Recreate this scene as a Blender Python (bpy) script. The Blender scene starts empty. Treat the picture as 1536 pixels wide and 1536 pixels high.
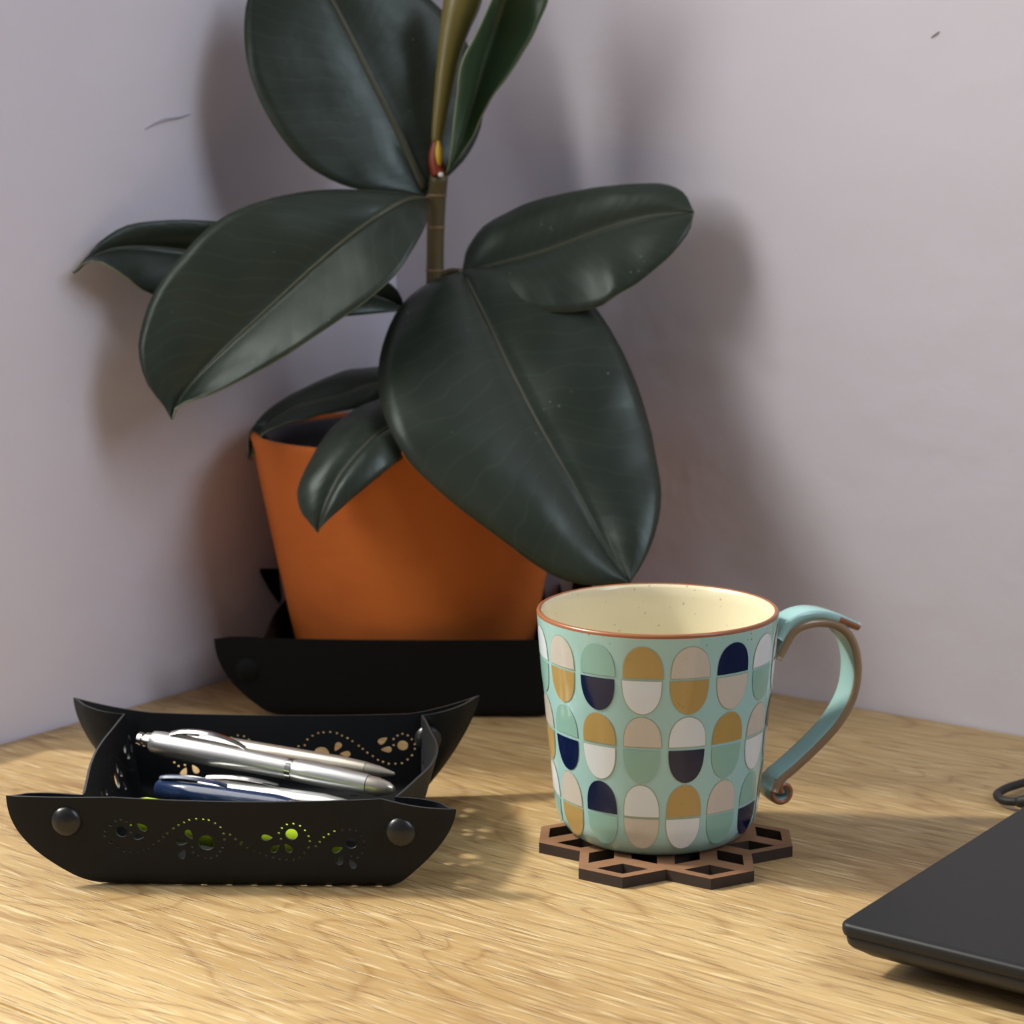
import bpy, bmesh, math, random
from mathutils import Vector, Matrix, noise
from mathutils.geometry import delaunay_2d_cdt
PI = math.pi
SC = bpy.context.scene
COL = SC.collection
random.seed(4)

# ------------------------------------------------------------------ camera, world, lights, exposure
WALL_YAW = 0.919                              # the corner of the room, seen by the camera
CORNER = Vector((-0.1262, 0.3894, 0.0))
ALONG_R = Vector((math.sin(WALL_YAW), -math.cos(WALL_YAW), 0))    # along the right-hand wall, away from the corner
ALONG_L = Vector((-math.cos(WALL_YAW), -math.sin(WALL_YAW), 0))   # along the left-hand wall, away from the corner

cam_data = bpy.data.cameras.new('camera')
cam = bpy.data.objects.new('camera', cam_data)
COL.objects.link(cam)
cam_data.sensor_width = 36.0
cam_data.lens = 3000.0 / 1536.0 * 36.0
cam_data.clip_start = 0.01
pitch, roll = 0.1717, -0.0077
fwd = Vector((0, math.cos(pitch), -math.sin(pitch)))
right0 = Vector((1, 0, 0)); up0 = right0.cross(fwd)
right = right0 * math.cos(roll) + up0 * math.sin(roll)
up = -right0 * math.sin(roll) + up0 * math.cos(roll)
m = Matrix((right, up, -fwd)).transposed().to_4x4()
m.translation = Vector((-0.0604, -0.7687, 0.2702))
cam.matrix_world = m
SC.camera = cam
cam_data.dof.use_dof = True
cam_data.dof.focus_distance = 0.73
cam_data.dof.aperture_fstop = 18.0

SC.view_settings.view_transform = 'Standard'
SC.view_settings.look = 'None'
SC.view_settings.gamma = 1.0
SC.view_settings.use_curve_mapping = False
SC.view_settings.exposure = 0.0

world = bpy.data.worlds.new('room_air')
SC.world = world
world.use_nodes = True
world.node_tree.nodes['Background'].inputs[0].default_value = (0.86, 0.86, 0.95, 1)
world.node_tree.nodes['Background'].inputs[1].default_value = 0.16

def light(name, kind, loc, direction, energy, color, **kw):
    d = bpy.data.lights.new(name, kind)
    d.energy = energy; d.color = color
    for k, v in kw.items(): setattr(d, k, v)
    o = bpy.data.objects.new(name, d)
    COL.objects.link(o)
    o.location = loc
    o.rotation_euler = Vector(direction).to_track_quat('-Z', 'Y').to_euler()
    return o

# low sun through the window in the left wall
light('sun', 'SUN', (-2, 0.6, 2), (1, -0.22, -0.98), 3.5, (1.0, 0.955, 0.86), angle=math.radians(6.0))
# daylight of the same window: sky seen through the opening
WIN_T0, WIN_T1, WIN_Z0, WIN_Z1 = 0.302, 1.00, 0.03, 1.35
wc = CORNER + ALONG_L * ((WIN_T0 + WIN_T1) / 2) + Vector((0, 0, (WIN_Z0 + WIN_Z1) / 2)) - ALONG_R * 0.12
light('window_daylight', 'AREA', wc, ALONG_R, 20.0, (1.0, 0.98, 0.94), shape='RECTANGLE',
      size=WIN_Z1 - WIN_Z0, size_y=WIN_T1 - WIN_T0)
# the rest of the room: daylight of a second window on the right, behind the camera
light('room_daylight', 'AREA', (1.55, -0.75, 1.5), (-1.75, 0.95, -1.2), 40.0, (0.80, 0.87, 1.0), shape='RECTANGLE', size=1.5, size_y=1.3)

LEAF_CURVES = {"A":{"L":[[-0.1018,0.25,0.2552],[-0.1185,0.244,0.2571],[-0.138,0.238,0.2596],[-0.1575,0.2365,0.2686],[-0.1718,0.235,0.2833],[-0.1821,0.2375,0.3002],[-0.1888,0.24,0.319],[-0.1911,0.2475,0.3387],[-0.189,0.255,0.3553],[-0.1806,0.26,0.3686],[-0.1626,0.265,0.3761]],"M":[[-0.1018,0.25,0.2552],[-0.1103,0.2517,0.2748],[-0.1184,0.2533,0.293],[-0.1282,0.255,0.3127],[-0.1396,0.2583,0.3358],[-0.1511,0.2617,0.3572],[-0.1626,0.265,0.3761]],"R":[[-0.1018,0.25,0.2552],[-0.0938,0.256,0.2624],[-0.082,0.262,0.2746],[-0.0752,0.27,0.288],[-0.0738,0.278,0.3016],[-0.0767,0.279,0.32],[-0.0844,0.28,0.3368],[-0.0967,0.2775,0.3506],[-0.1117,0.275,0.3623],[-0.1347,0.27,0.3718],[-0.1626,0.265,0.3761]]},
  "B":{"L":[[-0.1017,0.247,0.2543],[-0.1147,0.236,0.2569],[-0.137,0.225,0.2591],[-0.1587,0.2125,0.2585],[-0.1831,0.2,0.2531],[-0.2018,0.195,0.2439],[-0.2174,0.19,0.2285],[-0.2304,0.1875,0.2114],[-0.2366,0.185,0.1942],[-0.2375,0.1825,0.1833],[-0.2338,0.18,0.1692],[-0.2263,0.18,0.1586],[-0.2227,0.18,0.1522]],"M":[[-0.1017,0.247,0.2543],[-0.1093,0.2257,0.2547],[-0.12,0.2117,0.2493],[-0.1359,0.205,0.2384],[-0.1551,0.2003,0.2228],[-0.1743,0.1953,0.2057],[-0.1933,0.19,0.1887],[-0.2093,0.1867,0.1731],[-0.2195,0.1833,0.1598],[-0.2227,0.18,0.1522]],"R":[[-0.1017,0.247,0.2543],[-0.1005,0.2238,0.2456],[-0.1031,0.204,0.2375],[-0.1128,0.1885,0.2224],[-0.1253,0.182,0.2103],[-0.1442,0.178,0.1972],[-0.1632,0.1762,0.1849],[-0.1823,0.1754,0.1741],[-0.2016,0.1754,0.165],[-0.2153,0.1772,0.1605],[-0.2207,0.1787,0.1574],[-0.2227,0.18,0.1522]]},
  "C":{"L":[[-0.1152,0.265,0.1988],[-0.1169,0.259,0.206],[-0.1232,0.253,0.2125],[-0.1492,0.245,0.2305],[-0.1812,0.235,0.241],[-0.2094,0.225,0.2445],[-0.2277,0.217,0.2451],[-0.2458,0.209,0.2429],[-0.2574,0.201,0.2356],[-0.2645,0.193,0.2265],[-0.2674,0.185,0.2219]],"M":[[-0.1152,0.265,0.1988],[-0.1435,0.2525,0.21],[-0.1823,0.24,0.2227],[-0.2231,0.225,0.2302],[-0.2464,0.21,0.2326],[-0.2602,0.1975,0.2291],[-0.2674,0.185,0.2219]],"R":[[-0.1152,0.265,0.1988],[-0.116,0.2539,0.1982],[-0.1431,0.2428,0.1958],[-0.1752,0.23,0.1967],[-0.2064,0.2167,0.2012],[-0.235,0.2044,0.2103],[-0.2438,0.1933,0.2191],[-0.253,0.185,0.2262],[-0.2615,0.185,0.2269],[-0.2674,0.185,0.2219]]},
  "D":{"L":[[-0.0851,0.25,0.2164],[-0.0842,0.2553,0.2212],[-0.0818,0.2607,0.2294],[-0.0722,0.262,0.2407],[-0.0517,0.262,0.251],[-0.0281,0.2582,0.2569],[-0.0048,0.2507,0.2601],[0.0148,0.2433,0.2607],[0.0259,0.2367,0.2564],[0.0306,0.23,0.2467]],"M":[[-0.0851,0.25,0.2164],[-0.0621,0.25,0.2223],[-0.0419,0.249,0.2279],[-0.0151,0.246,0.2378],[0.0079,0.239,0.2444],[0.0306,0.23,0.2467]],"R":[[-0.0851,0.25,0.2164],[-0.0689,0.2375,0.207],[-0.0425,0.225,0.199],[-0.0202,0.22,0.2005],[-0.0099,0.215,0.206],[0.0033,0.2175,0.2139],[0.0191,0.22,0.2267],[0.0276,0.225,0.2374],[0.0306,0.23,0.2467]]},
  "E":{"L":[[-0.0847,0.245,0.2177],[-0.0917,0.245,0.2157],[-0.1025,0.243,0.2119],[-0.1155,0.232,0.2011],[-0.1227,0.215,0.186],[-0.125,0.2,0.1711],[-0.1228,0.187,0.1563],[-0.1166,0.175,0.1434],[-0.107,0.169,0.1298],[-0.0881,0.163,0.113],[-0.0693,0.158,0.0994],[-0.0506,0.154,0.0856],[-0.035,0.151,0.0775],[-0.0194,0.15,0.0753],[-0.0053,0.15,0.0768]],"M":[[-0.0847,0.245,0.2177],[-0.0772,0.2306,0.2042],[-0.0657,0.2165,0.1821],[-0.0544,0.2027,0.1605],[-0.0434,0.189,0.1409],[-0.031,0.1757,0.1201],[-0.0187,0.1645,0.0978],[-0.0112,0.1562,0.0849],[-0.0053,0.15,0.0768]],"R":[[-0.0847,0.245,0.2177],[-0.0773,0.2483,0.2191],[-0.0621,0.25,0.2193],[-0.0453,0.25,0.2165],[-0.0287,0.24,0.2099],[-0.0159,0.2267,0.1974],[-0.0036,0.21,0.1757],[0.0054,0.1967,0.1509],[0.0094,0.184,0.1299],[0.0108,0.172,0.1155],[0.0083,0.1627,0.1011],[0.0019,0.1553,0.0865],[-0.0053,0.15,0.0768]]},
  "F":{"L":[[-0.0997,0.235,0.1504],[-0.1161,0.2296,0.1572],[-0.1289,0.2208,0.155],[-0.1396,0.2083,0.1513],[-0.1499,0.193,0.1428],[-0.1586,0.179,0.1287],[-0.1626,0.1723,0.1185],[-0.1611,0.1678,0.1096],[-0.1562,0.1643,0.1037],[-0.1529,0.162,0.0999]],"M":[[-0.0997,0.235,0.1504],[-0.1119,0.21,0.1476],[-0.1266,0.182,0.1425],[-0.1401,0.168,0.1286],[-0.1488,0.162,0.1121],[-0.1529,0.162,0.0999]],"R":[[-0.0997,0.235,0.1504],[-0.0973,0.212,0.1399],[-0.1137,0.176,0.132],[-0.1258,0.165,0.1235],[-0.1382,0.16,0.1139],[-0.1476,0.158,0.1057],[-0.1529,0.162,0.0999]]},
  "G":{"L":[[-0.1036,0.25,0.1521],[-0.1146,0.2688,0.1653],[-0.1293,0.2812,0.1663],[-0.1471,0.2844,0.1643],[-0.1644,0.28,0.1579],[-0.1848,0.2719,0.1467],[-0.1928,0.2562,0.1399],[-0.195,0.247,0.1325],[-0.1939,0.242,0.1229]],"M":[[-0.1036,0.25,0.1521],[-0.1277,0.255,0.16],[-0.1488,0.26,0.154],[-0.1696,0.26,0.1494],[-0.1854,0.26,0.1404],[-0.1931,0.251,0.1327],[-0.1939,0.242,0.1229]],"R":[[-0.1036,0.25,0.1521],[-0.124,0.2475,0.1505],[-0.1511,0.245,0.1469],[-0.1716,0.245,0.1422],[-0.1847,0.245,0.1379],[-0.19,0.2425,0.1324],[-0.1937,0.24,0.1232]]},
  "I":{"L":[[-0.0924,0.243,0.2658],[-0.0893,0.2327,0.2729],[-0.0854,0.2236,0.3016],[-0.0825,0.2179,0.3187],[-0.0756,0.215,0.332],[-0.0681,0.215,0.3481],[-0.0635,0.2193,0.3623],[-0.0561,0.225,0.3721]],"M":[[-0.0924,0.243,0.2658],[-0.0849,0.244,0.2811],[-0.0787,0.245,0.299],[-0.0732,0.245,0.3184],[-0.0671,0.245,0.3376],[-0.061,0.235,0.3559],[-0.0561,0.225,0.3721]],"R":[[-0.0924,0.243,0.2658],[-0.0815,0.2411,0.2794],[-0.0761,0.238,0.2904],[-0.0696,0.233,0.3018],[-0.0574,0.23,0.3182],[-0.0463,0.228,0.337],[-0.041,0.228,0.3505],[-0.0433,0.2269,0.3629],[-0.0561,0.225,0.3721]]}}
BUD = [[-0.0965,0.243,0.2815,0.0026],[-0.095,0.243,0.2926,0.0035],[-0.0924,0.243,0.3088,0.0046],[-0.0896,0.243,0.3248,0.0058],[-0.0865,0.243,0.3376,0.0074],[-0.0827,0.243,0.3504,0.0094],[-0.08,0.243,0.3615,0.0085],[-0.0766,0.243,0.3741,0.004]]
STEM = [[-0.1034,0.25,0.121,0.0052],[-0.1014,0.25,0.1658,0.005],[-0.0988,0.25,0.2064,0.0046],[-0.0981,0.25,0.2306,0.0044],[-0.0971,0.249,0.2516,0.0046],[-0.0962,0.247,0.2599,0.0047],[-0.0954,0.245,0.2658,0.0046]]
SHEATH = [[-0.0953,0.2425,0.2658,0.004],[-0.0966,0.2425,0.2704,0.0038],[-0.0972,0.2425,0.2756,0.0033],[-0.0964,0.2425,0.2822,0.0022]]
STRAP = [[0.0514,0.0713],[0.055,0.0774],[0.0585,0.0824],[0.0655,0.0849],[0.0748,0.0844],[0.082,0.0806],[0.0866,0.0737],[0.0884,0.0636],[0.0865,0.0524],[0.0804,0.0421],[0.0712,0.0333],[0.0605,0.025],[0.0529,0.0198],[0.0505,0.0155]]
TONGUE = [[0.0519,0.0796],[0.0566,0.0857],[0.0633,0.0884],[0.0707,0.0884],[0.0788,0.086],[0.0851,0.0832],[0.0898,0.0811]]
SCROLL = [[0.0519,0.0205],[0.0507,0.0181],[0.0499,0.015],[0.0508,0.0121],[0.0539,0.0105],[0.057,0.0116],[0.0582,0.0143],[0.0572,0.017],[0.0547,0.0179],[0.0535,0.0163],[0.0545,0.0145]]
MOTIF_ROWS = [[0.0915,0.079],[0.0647,0.0781],[0.0636,0.0514],[0.0367,0.0503],[0.036,0.0228],[0.0094,0.0221]]
DOTS = [[-0.05313,0.02502],[-0.05313,0.02309],[-0.05187,0.02735],[-0.05017,0.02913],[-0.04811,0.02985],[-0.04613,0.02913],[-0.04455,0.02764],[-0.04455,0.02494],[-0.05187,0.02039],[-0.05005,0.01866],[-0.04779,0.01704],[-0.04522,0.01688],[-0.04257,0.01688],[-0.04028,0.01769],[-0.0383,0.01858],[-0.03624,0.02027],[-0.03407,0.0218],[-0.03229,0.02349],[-0.0307,0.02494],[-0.02821,0.02695],[-0.02623,0.02832],[-0.02406,0.02945],[-0.02208,0.03058],[-0.01939,0.03106],[-0.01674,0.03094],[-0.01464,0.03066],[-0.01231,0.02945],[-0.01029,0.02776],[-0.00922,0.02522],[-0.00895,0.0228],[-0.00982,0.01958],[-0.01093,0.01777],[-0.01231,0.01584],[-0.01456,0.01487],[-0.01674,0.01463],[-0.01939,0.01576],[-0.02129,0.01717],[-0.02149,0.01946],[-0.00673,0.02474],[-0.00475,0.02301],[-0.0025,0.02168],[-0.00282,0.02099],[-0.00044,0.0197],[0.00193,0.01837],[0.0043,0.01737],[0.00656,0.01616],[0.00925,0.01543],[0.01162,0.01475],[0.01427,0.01443],[0.01696,0.01443],[0.01934,0.01555],[0.02123,0.01737],[0.0229,0.0195],[0.02341,0.02208],[0.02301,0.02413],[0.02171,0.02651],[0.01993,0.02844],[0.01744,0.02937],[0.01498,0.02905],[0.01301,0.02756],[0.01182,0.02554],[0.01253,0.02309],[0.02559,0.01998],[0.02717,0.02172],[0.02871,0.02361],[0.03061,0.02482],[0.03286,0.02603],[0.03583,0.02663],[0.03864,0.02675],[0.04097,0.02623],[0.04287,0.02421],[0.04366,0.022],[0.04366,0.01958],[0.04307,0.01696],[0.04137,0.01535],[0.03884,0.01584]]
CIRCLES = [[-0.04819,0.02482,0.00218],[-0.01587,0.02131,0.00316],[0.01665,0.02502,0.00237],[0.03911,0.02099,0.00218]]
PETALS = [[-0.04028,0.02711,145],[-0.04166,0.02309,0],[-0.02228,0.02454,-60],[-0.02525,0.02131,0],[-0.02525,0.01636,60],[0.00727,0.02369,0],[0.01024,0.01918,40],[0.0151,0.01938,125],[0.03377,0.01858,20],[0.03476,0.01415,60],[0.03919,0.01274,115]]

# ------------------------------------------------------------------ small node-material kit
def srgb(r, g, b):
    def f(c):
        c /= 255.0
        return c / 12.92 if c <= 0.04045 else ((c + 0.055) / 1.055) ** 2.4
    return (f(r), f(g), f(b), 1.0)

class NM:
    def __init__(s, name, rough=0.5, metallic=0.0, spec=0.5, color=(0.5, 0.5, 0.5, 1)):
        s.m = bpy.data.materials.new(name); s.m.use_nodes = True
        s.t = s.m.node_tree; s.b = s.t.nodes['Principled BSDF']
        s.b.inputs['Roughness'].default_value = rough
        s.b.inputs['Metallic'].default_value = metallic
        s.b.inputs['Specular IOR Level'].default_value = spec
        s.b.inputs['Base Color'].default_value = color
        s.tc = None
    def coord(s, out='Object', scale=(1, 1, 1), rot=(0, 0, 0), loc=(0, 0, 0)):
        if not s.tc: s.tc = s.t.nodes.new('ShaderNodeTexCoord')
        mp = s.t.nodes.new('ShaderNodeMapping')
        s.t.links.new(s.tc.outputs[out], mp.inputs[0])
        mp.inputs['Scale'].default_value = scale; mp.inputs['Rotation'].default_value = rot; mp.inputs['Location'].default_value = loc
        return mp.outputs[0]
    def noise(s, vec, scale, detail=3.0, rough=0.5, dist=0.0):
        n = s.t.nodes.new('ShaderNodeTexNoise')
        s.t.links.new(vec, n.inputs['Vector'])
        n.inputs['Scale'].default_value = scale; n.inputs['Detail'].default_value = detail
        n.inputs['Roughness'].default_value = rough; n.inputs['Distortion'].default_value = dist
        return n.outputs['Fac']
    def wave(s, vec, scale, dist=2.0, detail=2.0, dscale=1.0, bands='Y', profile='SIN'):
        n = s.t.nodes.new('ShaderNodeTexWave')
        s.t.links.new(vec, n.inputs['Vector'])
        n.bands_direction = bands; n.wave_profile = profile
        n.inputs['Scale'].default_value = scale; n.inputs['Distortion'].default_value = dist
        n.inputs['Detail'].default_value = detail; n.inputs['Detail Scale'].default_value = dscale
        return n.outputs['Fac']
    def voronoi(s, vec, scale):
        n = s.t.nodes.new('ShaderNodeTexVoronoi')
        s.t.links.new(vec, n.inputs['Vector']); n.inputs['Scale'].default_value = scale
        return n.outputs['Distance']
    def ramp(s, fac, stops, interp='LINEAR'):
        n = s.t.nodes.new('ShaderNodeValToRGB')
        n.color_ramp.interpolation = interp
        e = n.color_ramp.elements
        while len(e) < len(stops): e.new(0.5)
        for i, (p, c) in enumerate(stops):
            e[i].position = p; e[i].color = c if len(c) == 4 else (*c, 1)
        s.t.links.new(fac, n.inputs[0])
        return n.outputs[0]
    def mix(s, fac, a, b, mode='MIX'):
        n = s.t.nodes.new('ShaderNodeMix'); n.data_type = 'RGBA'; n.blend_type = mode
        for i, v in ((0, fac), (6, a), (7, b)):
            if hasattr(v, 'links'): s.t.links.new(v, n.inputs[i])
            else: n.inputs[i].default_value = v
        return n.outputs[2]
    def math(s, op, a, b=0.0):
        n = s.t.nodes.new('ShaderNodeMath'); n.operation = op
        for i, v in enumerate((a, b)):
            if hasattr(v, 'links'): s.t.links.new(v, n.inputs[i])
            else: n.inputs[i].default_value = v
        return n.outputs[0]
    def color(s, out): s.t.links.new(out, s.b.inputs['Base Color'])
    def rough(s, out): s.t.links.new(out, s.b.inputs['Roughness'])
    def bump(s, out, strength=0.3, dist=0.001):
        n = s.t.nodes.new('ShaderNodeBump')
        n.inputs['Strength'].default_value = strength; n.inputs['Distance'].default_value = dist
        s.t.links.new(out, n.inputs['Height'])
        s.t.links.new(n.outputs[0], s.b.inputs['Normal'])

BW = lambda v: (v, v, v, 1)

def wall_material():
    k = NM('lilac_grey_wall_paint', rough=0.62, spec=0.35)
    v = k.coord('Object')
    n1 = k.noise(v, 6, 3)
    k.color(k.mix(n1, srgb(219, 215, 225), srgb(225, 221, 229)))
    h = k.math('ADD', k.math('MULTIPLY', k.noise(v, 14, 4, 0.55), 1.0), k.math('MULTIPLY', k.noise(v, 300, 2), 0.03))
    k.bump(h, 0.5, 0.006)
    return k.m
M_WALL = wall_material()

def oak_material():
    # local x runs along the grain
    k = NM('oiled_oak', rough=0.45, spec=0.45)
    n = k.noise(k.coord('Object', scale=(2.0, 8.0, 1)), 1.0, 3, 0.5, 0.5)
    saw = k.math('FRACT', k.math('MULTIPLY', n, 30.0))
    ringc = k.ramp(saw, [(0.0, BW(0.0)), (0.10, BW(0.75)), (0.45, BW(1)), (0.85, BW(0.8)), (1.0, BW(0.0))])
    fine = k.noise(k.coord('Object', scale=(16, 380, 40)), 1.0, 3, 0.6)
    dash = k.noise(k.coord('Object', scale=(42, 700, 60)), 1.0, 2, 0.5)
    porec = k.ramp(dash, [(0.58, BW(1)), (0.68, BW(0))])
    pale = k.ramp(k.noise(k.coord('Object', scale=(36, 560, 60), loc=(3, 8, 0)), 1.0, 2, 0.5), [(0.56, BW(0)), (0.68, BW(1))])  # pale dashes: glints of light off the pores, put into the colour
    tone = k.noise(k.coord('Object', scale=(1.6, 8, 1)), 1.0, 3)
    c = k.ramp(tone, [(0.30, srgb(158, 126, 78)), (0.70, srgb(194, 166, 116))])
    c = k.mix(k.math('MULTIPLY', k.math('SUBTRACT', 1.0, ringc), 0.62), c, srgb(128, 88, 44))
    c = k.mix(k.math('MULTIPLY', k.math('SUBTRACT', fine, 0.30), 0.75), c, srgb(204, 178, 128))
    c = k.mix(k.math('MULTIPLY', k.math('SUBTRACT', 1.0, porec), 0.45), c, srgb(126, 88, 46))
    c = k.mix(k.math('MULTIPLY', pale, 0.45), c, srgb(234, 214, 170))
    k.color(c)
    k.rough(k.ramp(fine, [(0.3, BW(0.36)), (0.7, BW(0.56))]))
    h = k.math('ADD', k.math('MULTIPLY', porec, 0.7), k.math('ADD', k.math('MULTIPLY', fine, 0.6), k.math('MULTIPLY', ringc, 0.3)))
    k.bump(h, 0.8, 0.0007)
    return k.m
M_OAK = oak_material()

def leaf_material():
    k = NM('rubber_plant_leaf', rough=0.38, spec=0.40)
    k.b.inputs['Specular Tint'].default_value = (0.86, 0.97, 0.93, 1)
    uv = k.coord('UV')
    n = k.noise(k.coord('Object'), 28, 3)
    c = k.mix(n, srgb(35, 43, 36), srgb(50, 57, 48))
    blot = k.noise(k.coord('Object', loc=(3, 1, 2)), 9, 3)
    c = k.mix(k.math('MULTIPLY', k.ramp(blot, [(0.5, BW(0)), (0.75, BW(1))]), 0.35), c, srgb(60, 66, 48))
    speck = k.ramp(k.voronoi(k.coord('Object'), 170), [(0.0, BW(1)), (0.07, BW(1)), (0.09, BW(0))])
    gate = k.ramp(k.noise(k.coord('Object', loc=(7, 2, 5)), 40, 2), [(0.55, BW(0)), (0.66, BW(1))])
    c = k.mix(k.math('MULTIPLY', k.math('MULTIPLY', speck, gate), 0.55), c, srgb(140, 150, 140))
    k.color(c)
    # side veins, a faint chevron in the leaf's own coordinates (u across, v along)
    sep = k.t.nodes.new('ShaderNodeSeparateXYZ')
    k.t.links.new(uv, sep.inputs[0])
    u = k.math('ABSOLUTE', k.math('SUBTRACT', sep.outputs[0], 0.5))
    ph = k.math('ADD', k.math('MULTIPLY', k.math('SUBTRACT', sep.outputs[1], k.math('MULTIPLY', u, 0.28)), 19.0), k.math('MULTIPLY', k.noise(k.coord('Object'), 30, 2), 2.2))
    veins = k.math('FRACT', ph)
    k.color(k.mix(k.math('MULTIPLY', k.ramp(veins, [(0.0, BW(1)), (0.07, BW(0)), (0.93, BW(0)), (1.0, BW(1))]), 0.08), c, srgb(104, 122, 100)))
    veinh = k.ramp(veins, [(0.0, BW(0)), (0.25, BW(0.7)), (0.5, BW(1)), (0.75, BW(0.7)), (1.0, BW(0))])
    h = k.math('ADD', k.math('MULTIPLY', veinh, 0.07), k.math('MULTIPLY', k.noise(k.coord('Object'), 70, 3), 0.7))
    k.bump(h, 0.28, 0.0016)
    k.rough(k.ramp(k.noise(k.coord('Object', loc=(1, 4, 9)), 34, 4), [(0.35, BW(0.30)), (0.7, BW(0.46))]))
    return k.m
M_LEAF = leaf_material()

def simple(name, col, rough=0.5, metallic=0.0, spec=0.5, var=None, nscale=40, bump=0.0, bscale=200, bdist=0.0005):
    k = NM(name, rough, metallic, spec, col)
    if var: k.color(k.mix(k.noise(k.coord('Object'), nscale, 4), col, var))
    if bump: k.bump(k.noise(k.coord('Object'), bscale, 3), bump, bdist)
    return k.m
M_LEAF_EDGE = simple('leaf_margin', srgb(120, 132, 104), 0.4)
M_MIDRIB = simple('leaf_midrib', srgb(62, 66, 48), 0.42, var=srgb(74, 76, 56))
M_LEAF_I = simple('young_leaf', srgb(52, 72, 50), 0.30, var=srgb(70, 94, 68))
M_STEM = simple('brown_green_stem', srgb(70, 56, 34), 0.5, var=srgb(92, 82, 46), nscale=60, bump=0.3, bscale=120)
M_NODE = simple('pale_stem_scar', srgb(120, 96, 66), 0.6)
M_BUD = simple('olive_rolled_leaf', srgb(104, 92, 40), 0.36, var=srgb(120, 112, 56), nscale=25)
M_SHEATH = simple('red_brown_sheath', srgb(140, 52, 22), 0.4, var=srgb(110, 34, 16))
M_YELLOW = simple('yellow_sheath_tip', srgb(206, 170, 48), 0.4)
M_LATEX = simple('dried_latex', srgb(230, 226, 214), 0.35)
def terracotta():
    k = NM('terracotta', rough=0.72, spec=0.25)
    v = k.coord('Object')
    c = k.mix(k.noise(v, 22, 4), srgb(202, 104, 40), srgb(212, 118, 52))
    c = k.mix(k.math('MULTIPLY', k.ramp(k.noise(k.coord('Object', scale=(1, 1, 2.2), loc=(2, 3, 1)), 11, 4, 0.6), [(0.52, BW(0)), (0.75, BW(1))]), 0.4), c, srgb(172, 84, 44))
    k.color(c)
    k.bump(k.noise(v, 260, 3), 0.2, 0.0006)
    return k.m
M_TERRA = terracotta()
M_SOIL = simple('dark_soil', srgb(30, 24, 20), 0.95, var=srgb(52, 42, 34), nscale=160, bump=1.0, bscale=220, bdist=0.002)
M_NURSERY = simple('black_nursery_plastic', srgb(34, 34, 36), 0.38)
M_TRAY = simple('black_faux_leather', srgb(17, 19, 21), 0.58, spec=0.22, var=srgb(22, 24, 26), nscale=90, bump=0.12, bscale=900, bdist=0.0003)
M_TRAY_CUT = simple('grey_cut_edge', srgb(48, 50, 52), 0.42)
M_TRAY_BACK = simple('black_felt_tray', srgb(10, 10, 10), 0.75, spec=0.2, bump=0.2, bscale=700, bdist=0.0003)
M_SNAP = simple('black_snap_cap', srgb(28, 29, 30), 0.3)
M_SILVER = simple('satin_silver', srgb(206, 207, 205), 0.30, 0.85)
M_SILVER_WARM = simple('warm_satin_silver', srgb(200, 193, 178), 0.30, 0.85)
M_CHROME = simple('chrome', srgb(222, 220, 214), 0.10, 1.0)
M_GREEN = simple('lime_green_plastic', srgb(190, 222, 40), 0.35, var=srgb(178, 214, 44))
M_WHITE_PL = simple('white_plastic', srgb(226, 228, 226), 0.35)
def blue_plastic():
    k = NM('dark_blue_clear_plastic', rough=0.12, color=srgb(40, 74, 128))
    k.b.inputs['Transmission Weight'].default_value = 0.35
    k.color(k.mix(k.noise(k.coord('Object', scale=(1, 1, 1)), 90, 2), srgb(16, 30, 62), srgb(54, 78, 120)))
    return k.m
M_BLUE = blue_plastic()
M_LAPTOP = simple('matte_black_lid', srgb(25, 26, 27), 0.5, spec=0.3, bump=0.05, bscale=1800, bdist=0.0002)
M_LAPTOP_B = simple('matte_black_base', srgb(24, 24, 23), 0.5)
M_RUBBER = simple('black_rubber', srgb(22, 22, 23), 0.6)
M_MARK = simple('pale_print', srgb(170, 178, 190), 0.5)
def coaster_material():
    k = NM('laser_cut_plywood', rough=0.62, spec=0.3)
    f = k.noise(k.coord('Object', scale=(60, 900, 60)), 1.0, 3)
    c = k.mix(f, srgb(118, 84, 58), srgb(150, 114, 84))
    smoke = k.ramp(k.noise(k.coord('Object'), 60, 3), [(0.45, BW(0)), (0.8, BW(1))])
    k.color(k.mix(k.math('MULTIPLY', smoke, 0.45), c, srgb(84, 48, 28)))
    return k.m
M_COASTER = coaster_material()
M_BURNT = simple('burnt_cut_edge', srgb(40, 28, 22), 0.7, var=srgb(54, 40, 32), nscale=120)

def glaze(name, c1, c2=None, speck=0.0, sc=420, rough=0.13, speckcol=srgb(96, 74, 48)):
    k = NM(name, rough=rough, spec=0.5)
    c = k.mix(k.noise(k.coord('Object'), 30, 3), c1, c2 or c1)
    if speck:
        d = k.ramp(k.voronoi(k.coord('Object'), sc), [(0.0, BW(1)), (0.13, BW(1)), (0.2, BW(0))])
        g = k.ramp(k.noise(k.coord('Object', loc=(5, 3, 1)), 160, 2), [(0.50, BW(0)), (0.60, BW(1))])
        c = k.mix(k.math('MULTIPLY', k.math('MULTIPLY', d, g), speck), c, speckcol)
    k.color(c)
    return k.m
G_AQUA = glaze('aqua_glaze', srgb(158, 196, 192), srgb(152, 192, 192))
G_AQUA_SPECK = glaze('speckled_aqua_glaze', srgb(160, 196, 188), srgb(154, 190, 184), 0.7)
G_MINT = glaze('mint_glaze', srgb(136, 176, 162), srgb(132, 174, 164))
G_WHITE = glaze('white_glaze', srgb(208, 216, 220))
G_BEIGE = glaze('beige_glaze', srgb(186, 180, 168), srgb(196, 190, 180), 0.25, 700)
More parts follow.
